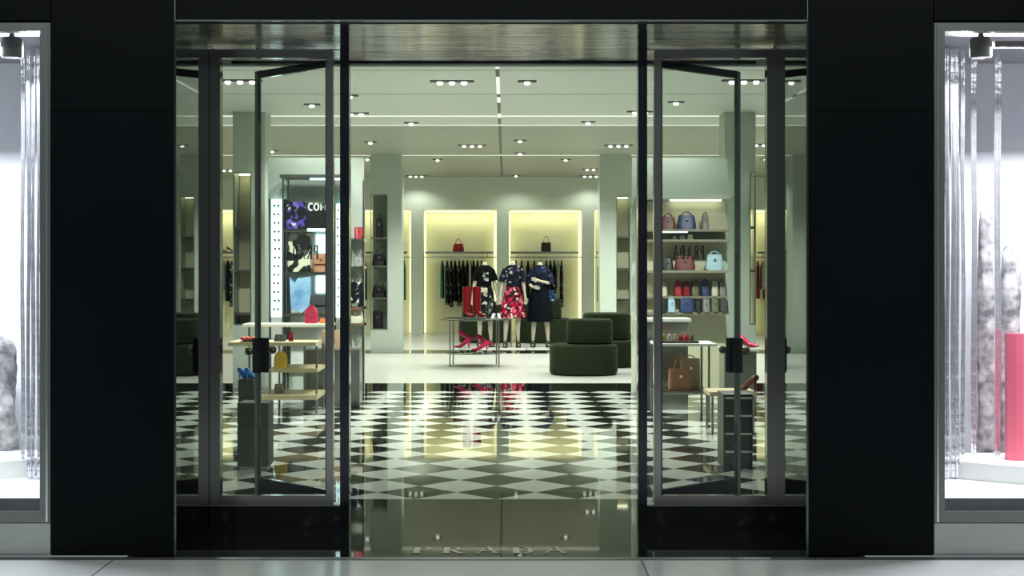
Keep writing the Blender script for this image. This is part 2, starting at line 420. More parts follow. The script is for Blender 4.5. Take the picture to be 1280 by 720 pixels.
# ------------------------------------------------------------------ glyphs of the shop sign (high-contrast serif capitals)
def quad(a, b, wd):
    a = Vector(a); b = Vector(b); d = (b-a).normalized(); n_ = Vector((-d.y, d.x))*wd/2
    return [a+n_, b+n_, b-n_, a-n_]
def arcs(cx, cy, rx, ry, a0, a1, thick, thin, n=10):
    out = []
    for i in range(n):
        t0 = a0+(a1-a0)*i/n; t1 = a0+(a1-a0)*(i+1)/n
        def ring(t):
            k = thin+(thick-thin)*abs(math.cos(t))
            return Vector((cx+rx*math.cos(t), cy+ry*math.sin(t))), Vector((cx+(rx-k)*math.cos(t), cy+(ry-thin)*math.sin(t)))
        o0, i0 = ring(t0); o1, i1 = ring(t1); out.append([o0, o1, i1, i0])
    return out
def glyph(ch):
    q = []; th, tn, sf = .21, .085, .055
    R = lambda x0, x1, y0, y1: q.append([Vector((x0, y0)), Vector((x1, y0)), Vector((x1, y1)), Vector((x0, y1))])
    if ch in 'PRD':
        R(.10, .10+th, 0, 1); R(0, .36, 0, sf); R(0, .30, 1-sf, 1)
    if ch == 'D':
        R(.26, .42, 0, tn); R(.26, .42, 1-tn, 1); q.extend(arcs(.40, .5, .42, .5, -PI/2, PI/2, .17, tn)); wd = .85
    if ch in 'PR':
        R(.26, .42, 1-tn, 1); R(.26, .42, .46, .46+tn); q.extend(arcs(.40, .73, .30, .27, -PI/2, PI/2, .15, tn)); wd = .75
    if ch == 'R':
        q.append(quad((.40, .47), (.74, .03), .15)); R(.62, .92, 0, sf); wd = .9
    if ch == 'A':
        q.append(quad((.10, .0), (.43, 1), .05)); q.append(quad((.43, 1), (.76, .0), .16)); R(.22, .66, .32, .32+tn)
        R(0, .24, 0, sf); R(.60, .95, 0, sf); wd = .95
    return q, wd
def word(g, place, height, spacing=.12, aspect=1.0, thick=.002):
    """place(u, v, d) -> 3-D point; adds the five capitals as thin raised plates; returns the width"""
    x = 0
    for ch in 'PRADA':
        q, wd = glyph(ch)
        for poly in q:
            lo = [g.bm.verts.new(place((x+p.x)*height*aspect, p.y*height, 0)) for p in poly]
            hi = [g.bm.verts.new(place((x+p.x)*height*aspect, p.y*height, thick)) for p in poly]
            k = len(poly)
            for i in range(k): g.bm.faces.new((lo[i], lo[(i+1) % k], hi[(i+1) % k], hi[i]))
            g.bm.faces.new(lo[::-1]); g.bm.faces.new(hi)
        x += wd+spacing
    return (x-spacing)*height*aspect

# letters inlaid in the entry floor
g = MB(); x0 = PX(514, 7.42)
word(g, lambda u, v, d: (u, v, d), .17, .30, 1.0, .0015)
xs = [v.co.x for v in g.bm.verts]; sc_ = (PX(712, 7.42)-x0)/max(xs)
for v in g.bm.verts: v.co.x = v.co.x*sc_
t = g.build('floor_lettering', M_inlay, loc=(x0, 7.34, .0005))
tag(t, 'metal shop name in serif capitals inlaid in the dark entry floor', 'sign')

# ------------------------------------------------------------------ open glass door leaves
M_dstile = mat('door_stile_chrome', (.38, .39, .40), .08, 1)
def door(n, hinge, free, flip):
    h = Vector((*hinge, 0)); f_ = Vector((*free, 0)); L = (f_-h).length; ang = math.atan2(f_.y-h.y, f_.x-h.x)
    t = thing('door_%d' % n, (h.x, h.y, 0), rz=ang, kind='structure')
    T = .030
    M_dst = M_dstile
    MB().box(0, .028, -T/2, T/2, .012, 2.76, .004).build('stile', M_dst, t)
    MB().box(L-.030, L, -T/2, T/2, .012, 2.76, .004).build('stile', M_dst, t)
    MB().box(.0285, L-.0305, -T/2, T/2, 2.715, 2.76).build('top_rail', M_bchrome, t)
    MB().box(.0285, L-.0305, -T/2, T/2, .012, .20).build('bottom_rail', M_bchrome, t)
    MB().box(.0285, L-.0305, -.005, .005, .201, 2.714).build('pane', M_glass2, t)
    c = MB().box(L-.075, L-.015, -.045, -T/2-.0005, .86, 1.08, .006).build('lock_case', M_bchrome, t)
    c2 = MB().box(L-.075, L-.015, T/2+.0005, .045, .86, 1.08, .006).build('lock_case', M_bchrome, t)
    for cc, s in ((c, -1), (c2, 1)):
        g = MB(); g.lathe([(.010, 0), (.010, .025), (.022, .032), (.026, .048), (.023, .062), (.010, .07)], n=18)
        g.xf(Matrix.Translation((L-.045, s*.044, 1.0)) @ Matrix.Rotation(PI/2*(-s), 4, 'X')); g.build('knob', mat('brass_knob', (.35, .32, .2), .25, 1), cc, smooth=True)
    g = MB()
    if flip:   # text starts at the free edge
        u0, u1 = L*.55, L*.17
    else: u0, u1 = L*.16, L*.60
    word(g, lambda u, v, d: (u, d, v), .084, .24)
    mx = max(v.co.x for v in g.bm.verts)
    for v in g.bm.verts: v.co = Vector((u0+(u1-u0)*v.co.x/mx, -.0075+v.co.y, 1.575+v.co.z))
    g.build('lettering', M_ltr, t)
door(1, (-1.045, 8.19), (-1.575, 8.70), False)
door(2, (.905, 8.19), (1.475, 8.70), True)

# ------------------------------------------------------------------ display windows in the facade
def dwindow(n, s):
    xa, xb = (-4.5, -2.396) if s < 0 else (2.256, 4.5)
    ctr = (xa+xb)/2
    t = thing('window_%d' % n, (ctr, YF, 0), kind='structure')
    def mk(name, m, boxes):
        g = MB()
        for b in boxes: g.box(*b)
        g.xf(Matrix.Translation((-ctr, -YF, 0))); return g.build(name, m, t)
    e = xb if s < 0 else xa      # edge next to the black pillar
    ins = -s                     # direction towards the entry
    fr = .055
    fx = sorted((e, e-ins*fr))
    mk('frame', M_satin, [(fx[0], fx[1], YF, YF+.06, .24, 2.815), (min(xa, fx[1]) if s < 0 else fx[1], fx[0] if s < 0 else xb, YF, YF+.06, 2.77, 2.815),
                          ((xa, fx[0], YF, YF+.06, .185, .239)[0] if s < 0 else fx[0], fx[1] if s < 0 else xb, YF, YF+.06, .185, .239)])
    ox = sorted((e-ins*.012, e-ins*.022))
    mk('bead', M_chrome, [(ox[0], ox[1], YF-.006, YF-.0005, .19, 2.80)])
    px_ = (xa, fx[0]-.001) if s < 0 else (fx[1]+.001, xb)
    mk('pane', M_wglass, [(px_[0], px_[1], YF+.025, YF+.033, .241, 2.768)])
    mk('base_panel', M_steel if s < 0 else M_steel, [(xa, xb, YF+.002, YF+.05, .012, .18)])
    return xa, xb
M_case = noisy('display_backdrop', S(214, 216, 224), S(232, 232, 238), 2, .5)
M_slate = noisy('dark_slate', (.02, .022, .026), (.035, .038, .045), 12, .4)
for n_, s in ((3, -1), (4, 1)):
    xa, xb = dwindow(n_, s)
    sd = 'left' if s < 0 else 'right'
    struct(MB().box(xa, xb, 8.62, 8.70, .3, 2.82), 'wall_display_back_'+sd, M_case)
    struct(MB().box(xa, xb, YF+.07, 8.61, .20, .30), 'floor_display_'+sd, mat('display_floor', S(205, 205, 210), .12))
    struct(MB().box(xa, xb, YF+.062, YF+.069, .19, .302), 'trim_display_'+sd, M_slate)
    struct(MB().box(xa, xb, YF+.07, 8.61, 2.80, 2.82), 'ceiling_display_'+sd, mat('display_ceiling', (.18, .18, .2), .5))
    struct(MB().box(*( (xb-.02, xb-.001) if s < 0 else (xa+.001, xa+.02)), YF+.10, 8.61, .31, 2.79), 'wall_display_side_'+sd, mat('display_side', (.05, .055, .06), .15, .6))
    # far end wall outside the picture closes the case
    struct(MB().box(*( (xa-.05, xa) if s < 0 else (xb, xb+.05)), YF, 8.7, 0, 2.9), 'wall_display_end_'+sd, M_case)

M_foil = noisy('crinkled_silver_foil', (.86, .88, .92), (.97, .98, 1), 14, .14, .9, bump=.5)
def ribbon(px0, px1, Y, z0, label):
    x0, x1 = PX(px0, Y), PX(px1, Y); g = MB(); nseg = 40; w2 = (x1-x0)/2
    rings = []; ph = random.random()*6
    for i in range(nseg+1):
        z = z0+(2.79-z0)*i/nseg
        dx = .003*math.sin(z*4+ph); a = .25*math.sin(z*3+ph)+.12*math.sin(z*23+ph)
        rings.append([(dx+(ux*w2)*math.cos(a*.5)-uy*math.sin(a)*.2, uy+ux*w2*math.sin(a)*.6, z-z0) for ux, uy in ((-1, -.003), (-.5, .010), (0, -.008), (.5, .010), (1, -.003), (1, .003), (0, .004), (-1, .003))])
    g.loft(rings)
    tag(g.build('silver_ribbon', M_foil, smooth=True, loc=((x0+x1)/2, Y, z0)), label, 'ribbon', 'silver foil ribbons')
for a in ((26, 31, 8.05, .305, 'silver foil ribbon in the left display window, furthest from the black pillar'),
          (33.5, 38, 7.95, .305, 'silver foil ribbon in the left display window, second from its left'),
          (38.8, 44, 7.97, .305, 'wide bright silver foil ribbon in the left display window'),
          (46, 50, 7.95, .305, 'silver foil ribbon in the left display window, next to the frame'),
          (1181, 1186.5, 7.95, .305, 'silver foil ribbon in the right display window, next to the frame'),
          (1188.5, 1199, 7.97, .305, 'widest silver foil ribbon in the right display window'),
          (1201, 1206, 8.05, .305, 'silver foil ribbon touching the right side of the widest one'),
          (1214, 1221, 8.2, .305, 'silver foil ribbon before the grey rock in the right display window'),
          (1243, 1251, 8.2, .305, 'silver foil ribbon before the pink panel in the right display window')): ribbon(*a)
# display plinths
g = MB(); g.bm.free(); g.bm = bmesh.new()
def polyplinth(pts, z0, z1, label, loc):
    g = MB(); a = [g.bm.verts.new((x, y, z0)) for x, y in pts]; b = [g.bm.verts.new((x, y, z1)) for x, y in pts]; n_ = len(pts)
    for i in range(n_): g.bm.faces.new((a[i], a[(i+1) % n_], b[(i+1) % n_], b[i]))
    g.bm.faces.new(a[::-1]); g.bm.faces.new(b)
    tag(g.build('display_plinth', M_white, loc=loc), label, 'plinth')
polyplinth([(0, .62), (-.16, .28), (.22, 0), (1.2, 0), (1.2, .62)], 0, .10, 'low white angular plinth standing in the right display window', (PX(1238, 7.75)+.02, 7.72, .301))
polyplinth([(0, .10), (-.62, -.22), (-1.3, -.22), (-1.3, .5), (0, .5)], 0, .10, 'low white angular plinth standing in the left display window', (PX(27, 7.9), 7.95, .301))
# rocks
M_rock = noisy('grey_rock', S(88, 88, 94), S(178, 176, 178), 14, .8, detail=8, bump=.8)
def rock(px0, px1, Y, ptop, label, z0=.302):
    x0, x1 = PX(px0, Y), PX(px1, Y); zt = PZ(ptop, Y); r0 = (x1-x0)/2; rings = []
    rr = random.Random(int(px0))
    for i in range(26):
        k = i/25; z = (zt-z0)*k; r_ = r0*(1.0 if k < .9 else math.sqrt(max(.02, 1-((k-.9)/.1)**2)))*(1.05-.12*k)
        rings.append([((r_*(1+.12*math.sin(3*a+k*9)+.06*rr.uniform(-1, 1)))*math.cos(a), .55*(r_*(1+.1*rr.uniform(-1, 1)))*math.sin(a), z) for a in [2*PI*j/22 for j in range(22)]])
    g = MB(); g.loft(rings)
    tag(g.build('rock_column', M_rock, smooth=True, loc=((x0+x1)/2, Y, z0)), label, 'rock')
rock(1222, 1246, 8.42, 252, 'tall grey rock column in the right display window, beside the ribbons')
rock(1250, 1276, 8.45, 300, 'shorter grey rock column behind the pink panel in the right window')
rock(-18, 20, 8.45, 420, 'grey rock mound in the left display window')
g = MB(); x0 = PX(1253, 8.1)
rings = []
for z in (0, .74):
    rings.append([(u*.04, -.02+.02*math.cos(u*1.9), z) for u in range(0, 16)]+[(u*.04, .02+.02*math.cos(u*1.9), z) for u in range(15, -1, -1)])
g.loft(rings); tag(g.build('pleated_panel', plain('pink_pleats', (214, 96, 120), .5), loc=(x0, 8.02, .4015)), 'pink pleated panel standing on the white plinth in the right window', 'panel')
for s, px in ((-1, 15), (1, 1226)):
    Y = 7.50; X = PX(px, Y)
    t = thing('display_spotlight', (X, Y, 2.799), 'dark cylindrical spotlight under the roof of the %s display window' % ('left' if s < 0 else 'right'), 'spotlight')
    g = MB(); g.lathe([(.05, 0), (.058, .01), (.058, .10), (.05, .11)], 0, 0, 20); g.xf(Matrix.Translation((0, 0, -.13))); g.build('housing', M_fix, t, smooth=True)
    MB().box(-.012, .012, -.012, .012, -.04, -.0005).build('bracket', M_fix, t)
    MB().box(-.6 if s < 0 else .07, -.07 if s < 0 else .8, -.02, .02, -.075, -.04).build('track', M_fix, t)

# ------------------------------------------------------------------ generic shop goods
def arc_pts(w_, h_, n=12, y=0, z0=0):
    return [(-w_/2*math.cos(PI*i/n), y, z0+h_*math.sin(PI*i/n)) for i in range(n+1)]
def handbag(loc, w_, h_, d_, m_, label, group=None, hh=None, rz=0, taper=.82, round_=False, flap=False, name='handbag', cat='handbag'):
    t = thing(name, loc, label, cat, group, rz)
    hh = h_*.55 if hh is None else hh
    rings = []; n = 24
    def sup(a, e=.45):
        c, s_ = math.cos(a), math.sin(a); return math.copysign(abs(c)**e, c), math.copysign(abs(s_)**e, s_)
    for k, sc_ in ((0, .90), (.04, .98), (.25, 1.0), (.6, (1+taper)/2), (.93, taper), (1, taper*.94)):
        if round_: sc_ = [.86, 1, 1.08, 1.04, .82, .55][[0, .04, .25, .6, .93, 1].index(k)]
        dd = d_/2*(1-.45*k)
        rings.append([(sup(2*PI*j/n)[0]*w_/2*sc_, sup(2*PI*j/n)[1]*dd, h_*k) for j in range(n)])
    MB().loft(rings).build('body', m_, t, smooth=True)
    if hh > 0:
        MB().tube(arc_pts(w_*.5, hh, y=-d_*.18, z0=h_*.93), max(.005, w_*.022), 8).build('handle', m_, t, smooth=True)
        MB().tube(arc_pts(w_*.5, hh*.97, y=d_*.18, z0=h_*.93), max(.005, w_*.022), 8).build('handle', m_, t, smooth=True)
    if flap:
        MB().box(-w_*.42, w_*.42, -d_*.5-.008, -d_*.5-.001, h_*.45, h_*.9, .003).build('flap', m_, t)
    g = MB(); g.box(-w_*.06, w_*.06, -d_*.52-.006, -d_*.5+.004, h_*.62, h_*.72, .002); g.build('clasp', M_chrome, t)
    return t
def shoe(loc, m_, label, group, rz=0, sc=1.0, heel=.09, flat=False):
    t = thing('heeled_shoe' if not flat else 'flat_shoe', loc, label, 'shoe', group, rz)
    if flat: heel = .02
    rings = []; n = 14
    for k in range(9):
        u = k/8; x = -.12+.24*u                      # heel at -x, toe at +x
        zb = heel*(1-min(1, u/.62))**1.0 if u < .62 else 0
        hgt = (.062 if u < .3 else .06-.035*(u-.3)/.7)*(1 if u > 0 else .8)
        wd = .028+.014*math.sin(PI*min(1, u*1.05))
        if u > .9: wd *= .75
        rings.append([((x)*sc, wd*math.cos(a)*sc, (zb+.003+hgt*(.5+.5*math.sin(a)))*sc) for a in [2*PI*j/n for j in range(n)]])
    MB().loft(rings).build('upper', m_, t, smooth=True)
    if not flat:
        MB().tube([(-.105*sc, 0, 0.001), (-.10*sc, 0, heel*sc+.008)], [.006*sc, .016*sc], 8).build('heel', m_, t)
    else:
        MB().box(-.12*sc, .12*sc, -.03*sc, .03*sc, .0005, .008).build('sole', plain('sole', (60, 50, 40)), t)
    return t

P_red = plain('red_leather', (150, 20, 30), .35); P_blk = plain('black_leather', (18, 18, 20), .35)
P_blue = plain('blue_leather', (32, 48, 92), .4); P_brown = plain('brown_leather', (158, 108, 80), .5)
P_tan = plain('tan_leather', (170, 122, 84), .5); P_cream = plain('cream_leather', (190, 186, 165), .5)
P_olive = plain('olive_leather', (88, 92, 62), .5); P_grey = plain('grey_leather', (112, 114, 108), .5)
P_pink = plain('pink_satin', (205, 38, 92), .22); P_wine = plain('wine_leather', (92, 40, 38), .45)
P_sky = plain('pale_blue_leather', (150, 180, 190), .4); P_dgrey = plain('charcoal_fabric', (52, 54, 52), .7)
P_boot = plain('red_patent', (128, 8, 20), .25); P_beige = plain('beige_board', (170, 145, 115), .6)

# ------------------------------------------------------------------ niches: shelf, rail, bag, garments
def grec(name, stops, scale=16, vor=True): return noisy(name, stops[0][1], stops[-1][1], scale, .9, spec=.12, stops=stops, voronoi=vor, interp='CONSTANT')
K = (.006, .007, .008)
G_teal = noisy('teal_cloth', S(8, 84, 84), S(14, 104, 100), 8, .8)
G_white = noisy('white_cloth', S(190, 190, 184), S(210, 208, 200), 8, .8)
G_black = noisy('black_cloth', (.007, .008, .008), (.015, .017, .016), 8, .95, spec=.08)
G_dgreen = noisy('dark_green_cloth', (.008, .011, .009), (.016, .021, .016), 8, .95, spec=.08)
G_pat = grec('black_white_pattern', [(0, K), (.62, (.14, .16, .14)), (.8, (.5, .52, .48)), (.86, K)], 22)
G_nav = grec('navy_floral_print', [(0, (.008, .009, .016)), (.55, (.018, .03, .09)), (.72, (.35, .42, .42)), (.78, (.01, .012, .02)), (.93, (.05, .10, .12))], 20)
G_red = noisy('red_cloth', S(150, 18, 34), S(176, 24, 40), 8, .7)
GM = {'teal': G_teal, 'white': G_white, 'black': G_black, 'dark green': G_dgreen, 'black and white patterned': G_pat, 'navy floral': G_nav, 'red': G_red}
def garment(x, y, z, length, kind, label, group, a, bottomw=.40):
    t = thing('hanging_garment', (x, y, z), label, 'garment', group, a)
    rings = []; n = 20
    for i in range(12):
        k = i/11; zz = -length*(1-k)
        wd = (.20 + (bottomw/2-.20)*(1-k)) * (1 if k < .93 else (1-(k-.93)/.07*.75))
        th = .035*(1 if k < .9 else .5)+.005*(1-k)
        rings.append([(wd*math.cos(q)*(1+.04*math.sin(5*q+zz*6)), th*math.sin(q)*(1+.16*math.sin(7*q+x*9)), zz-.03) for q in [2*PI*j/n for j in range(n)]])
    MB().loft(rings).build('cloth', GM[kind], t, smooth=True)
    g = MB(); g.tube([(0, 0, -.04), (0, 0, .035), (.012, 0, .055), (.020, 0, .045)], .003, 6); g.build('hanger_hook', M_chrome, t)
    return t
ZSH = PZ(317, YB); ZR = PZ(321.5, YB+.27)
sets = {
 1: ('second lit niche from the left column', [(553, 'teal'), (559, 'black and white patterned'), (564, 'black and white patterned'), (569, 'black'), (574, 'black and white patterned'), (579, 'dark green'), (584, 'dark green'), (588, 'white'), (592, 'black'), (597, 'black'), (602, 'dark green')]),
}
def niche(k, cx, garms, where, bag=None):
    t = thing('niche_shelf', (cx, YB, ZSH), 'long steel shelf spanning %s' % where, 'shelf', 'niche shelves')
    MB().box(-NW/2+.04, NW/2-.08, .02, .40, 0, .045, .004).build('board', M_shelfm, t)
    r = thing('garment_rail', (cx, YB+.27, ZR), 'steel clothes rail below the shelf in %s' % where, 'rail', 'garment rails')
    g = MB(); g.tube([(-NW/2+.004, 0, 0), (NW/2-.004, 0, 0)], .014, 10); g.build('bar', M_chrome, r)
    for s in (-.6, .6):
        MB().box(s-.006, s+.006, -.006, .006, .0145, ZSH-ZR-.001).build('bracket', M_chrome, r)
    names = ('leftmost', 'second from the left', 'third from the left', 'fourth from the left', 'fifth from the left', 'sixth from the left', 'seventh from the left', 'eighth from the left', 'ninth from the left', 'tenth from the left', 'eleventh from the left', 'rightmost')
    for i, (px, kind) in enumerate(garms):
        L = {'teal': .86, 'white': .62, 'black': .88, 'dark green': .9, 'black and white patterned': 1.0, 'navy floral': .92, 'red': .8}[kind]*random.uniform(.95, 1.05)
        garment(PX(px, YB+.27), YB+.27, ZR-.045, L, kind, '%s garment in %s, %s' % (kind, where, names[i]), 'garments on the rails', PI/2-random.uniform(.01, .05))
    return t
W_ = ['the far left niche', 'the niche behind the eyewear tower', 'the niche left of the back left column', 'the niche with the red handbag', 'the niche with the black handbag',
      'the niche behind the back right column', 'the niche right of the back right column', 'the far right niche']
niche(-2, NX[0], [(274, 'black'), (279, 'white'), (285, 'black'), (290, 'black and white patterned')], W_[0])
niche(0, NX[2], [(440, 'black'), (456, 'dark green'), (489, 'black'), (505, 'teal')], W_[2])
niche(1, NX[3], sets[1][1], W_[3])
niche(2, NX[4], [(645, 'black'), (652, 'navy floral'), (660, 'black'), (668, 'black'), (676, 'dark green'), (683, 'black'), (688, 'black'), (693, 'black'), (698, 'white'), (702, 'black and white patterned')], W_[4])
niche(3, NX[5], [(749, 'black'), (790, 'black')], W_[5])
niche(4, NX[6], [(905, 'black'), (925, 'black')], W_[6])
niche(5, NX[7], [(947, 'red'), (953, 'white'), (957, 'black'), (972, 'black and white patterned'), (980, 'dark green'), (1000, 'teal')], W_[7])
handbag((PX(573, YB+.2), YB+.2, ZSH+.046), .25, .17, .12, P_red, 'small red handbag with two round handles on the niche shelf', hh=.12, round_=False)
handbag((PX(682.5, YB+.2), YB+.2, ZSH+.046), .22, .20, .10, P_blk, 'small black boxy handbag with tall handle on the niche shelf', hh=.15, taper=.95)
shoe((PX(277.5, YB+.2), YB+.2, ZSH+.046), P_wine, 'dark red heeled shoe on the shelf of the far left niche', 'shoes on the far left niche shelf', .3, .85)
shoe((PX(288.5, YB+.2), YB+.2, ZSH+.046), P_blk, 'black heeled shoe on the shelf of the far left niche', 'shoes on the far left niche shelf', .3, .8)

# bags in the back left column niche
for (py, zb, kind, lab) in ((334, 0, P_blk, 'black bag on the middle shelf of the back left column'), (374, 0, P_blk, 'black bag on the lowest shelf of the back left column')):
    Y = Yc+.16; handbag((PX(474, Y), Y, PZ(py, Yc)+.031), .25, .21, .14, kind, lab, hh=.08, taper=.8, flap=True)
handbag((PX(472, Yc+.16), Yc+.16, PZ(412, Yc)+.013), .17, .30, .12, P_blk, 'tall black box bag at the foot of the back left column niche', hh=.04, taper=.97)
handbag((PX(474, Yc+.16), Yc+.16, PZ(299, Yc)+.031), .12, .34, .10, P_dgrey, 'narrow dark grey bag on the top shelf of the back left column', hh=.1)

# ------------------------------------------------------------------ velvet ottomans
def drum(g, cx, cy, rx, ry, z0, z1, bev=.035, n=44, wob=0):
    prof = [(1-bev*.8/rx, z0), (1, z0+.02), (1, z1-bev), (1-bev*.3/rx, z1-bev*.35), (1-bev/rx, z1)]
    rings = []
    for s, z in prof:
        ring = []
        for k in range(n):
            a = 2*PI*k/n; e = .82; c, q = math.cos(a), math.sin(a)
            ring.append((cx+math.copysign(abs(c)**e, c)*rx*s, cy+math.copysign(abs(q)**e, q)*ry*s, z))
        rings.append(ring)
    g.loft(rings)
def ottoman(x, y, r, ur, ux, uy, h1, h2, label, ry=None):
    t = thing('velvet_ottoman', (x, y, 0), label, 'ottoman', 'tiered green velvet ottomans')
    g = MB(); drum(g, 0, 0, r, ry or r, .012, h1); g.build('seat', M_velvet, t, smooth=True)
    g = MB(); drum(g, ux, uy, ur, ur*.85, h1+.0005, h2); g.build('backrest', M_velvet, t, smooth=True)
    g = MB(); g.lathe([(r*.8, .0005), (r*.8, .0118)], 0, 0, 32); g.build('base', M_fix, t)
ottoman(1.09, 19.28, .475, .325, .09, .08, .42, .765, 'green velvet tiered ottoman in front, nearest to the checkered floor')
ottoman(1.53, 20.7, .44, .36, -.0, .1, .40, .80, 'green velvet tiered ottoman directly behind the nearest one')
ottoman(2.24, 19.35, .46, .33, .05, .08, .42, .77, 'green velvet tiered ottoman cut off by the right door post')
ottoman(2.32, 21.9, .46, .36, .05, .1, .42, .95, 'tall backed green velvet ottoman furthest right, behind the others')
ottoman(-.40, 27.05, .52, .44, -.02, .1, .46, .79, 'green velvet ottoman behind the left mannequin')
ottoman(.76, 27.05, .56, .46, -.12, .1, .46, .85, 'green velvet ottoman behind the mannequin in the dark dress')

# ------------------------------------------------------------------ round centre table with boots and shoes
TX, TY = -.47, 20.75
t = thing('display_table', (TX, TY, 0), 'round two-tier chrome and glass display table with boots on it', 'table')
g = MB(); g.lathe([(.515, .700), (.53, .703), (.53, .716), (.515, .719)], 0, 0, 48); g.build('tabletop', mat('smoked_glass_top', (.10, .11, .10), .05, .4), t, smooth=True)
g = MB(); g.lathe([(.43, .195), (.44, .197), (.44, .208), (.43, .21)], 0, 0, 48); g.build('lower_shelf', mat('smoked_glass_shelf', (.13, .14, .13), .06, .4), t, smooth=True)
for lx, ly in ((-.36, -.25), (.37, -.25), (.33, .30), (-.33, .30)):
    MB().tube([(lx, ly, 0.001), (lx, ly, .6995)], .011, 10).build('leg', M_steel, t, smooth=True)
def boot(loc, label, rz=0, s=1):
    t = thing('knee_boot', loc, label, 'boot', 'red boots on the round table', rz)
    g = MB(); secs = []
    for k in range(10):
        u = k/9; secs.append((-.03, 0, (.07+.38*u)*s, (.060+.010*u)*s, (.056+.010*u)*s))
    g.ell(secs, 18); g.build('shaft', P_boot, t, smooth=True)
    rings = []
    for k in range(8):
        u = k/7; x = -.085+.25*u; hz = (.095-.055*u)*s; wd = (.034+.010*math.sin(PI*u))*s*(1 if u < .95 else .6)
        zb = max(0, .05*(1-u/.55))*s
        rings.append([(x*s, wd*math.cos(a), .002+zb+(hz)*(.5+.5*math.sin(a))) for a in [2*PI*j/14 for j in range(14)]])
    MB().loft(rings).build('foot', P_boot, t, smooth=True)
    MB().tube([(-.072*s, 0, .0005), (-.07*s, 0, .055*s)], [.012*s, .022*s], 10).build('heel', P_blk, t)
ZT = .7195
boot((PX(585, 20.6), 20.55, ZT+.026), 'red knee boot on the round table, left one of the pair', -PI/2+.55)
boot((PX(597.5, 20.7), 20.62, ZT+.026), 'red knee boot on the round table, right one of the pair', -PI/2+.65)
tag(MB().box(-.20, .22, -.14, .14, 0, .025, .004).build('display_tray', mat('mirror_tray', (.6, .62, .6), .12, 1), loc=(PX(589, 20.6), 20.6, ZT)), 'flat mirrored tray under the red boots on the round table', 'tray')
shoe((PX(616, 20.6), 20.5, ZT), plain('silver_leather', (200, 205, 205), .15), 'silver heeled shoe on the round table, left one of the pair', 'silver shoes on the round table', -PI/2-.2, .6)
shoe((PX(624, 20.6), 20.55, ZT), plain('silver_leather', (200, 205, 205), .15), 'silver heeled shoe on the round table, right one of the pair', 'silver shoes on the round table', -PI/2+.2, .6)
M_acr = glass_mat('clear_acrylic', (.9, .93, .92), .12)
def riser(x, y, z0, h, label):
    g = MB(); g.box(-.05, .05, -.045, .045, h-.006, h); g.box(-.05, -.045, -.045, .045, 0, h-.0061); g.box(.045, .05, -.045, .045, 0, h-.0061)
    tag(g.build('acrylic_riser', mat('frosted_acrylic', (.6, .64, .62), .2), loc=(x, y, z0)), label, 'riser', 'acrylic shoe risers')
zl = .2105
for px, y, h, rz, lab in ((578, 20.55, .07, 2.5, 'far left'), (584, 20.86, .17, .4, 'topmost'), (606, 20.7, .11, -.5, 'right rear'), (600, 20.45, .03, 2.6, 'front right, lowest')):
    riser(PX(px, y), y, zl, h, 'small clear riser under the %s pink shoe' % lab)
    shoe((PX(px, y), y, zl+h+.0005), P_pink, 'hot pink satin heel on the lower tier of the round table, %s' % lab, 'pink satin heels on the round table', rz, 1.15)

# ------------------------------------------------------------------ mannequins
G_pskirt = grec('pink_red_floral_print', [(0, (.008, .008, .010)), (.36, S(150, 18, 50)), (.55, S(214, 96, 120)), (.68, (.012, .012, .014)), (.78, S(196, 30, 66)), (.92, S(214, 200, 190))], 26)
G_bwskirt = grec('black_white_floral_print', [(0, K), (.5, (.07, .09, .07)), (.66, (.45, .48, .42)), (.74, K)], 26)
G_dress = noisy('navy_black_cloth', (.0025, .004, .007), (.005, .007, .010), 8, .95, spec=.08)
G_shirt = grec('navy_print_shirt', [(0, (.006, .008, .014)), (.60, (.015, .022, .05)), (.74, (.4, .4, .38)), (.80, (.008, .009, .014))], 26)
G_shirt2 = grec('indigo_print_blouse', [(0, (.006, .008, .012)), (.5, (.016, .022, .06)), (.82, (.08, .10, .17)), (.9, (.008, .010, .014))], 26)
G_tee = noisy('black_tee_cloth', (.004, .004, .005), (.006, .007, .008), 8, .95, spec=.08)

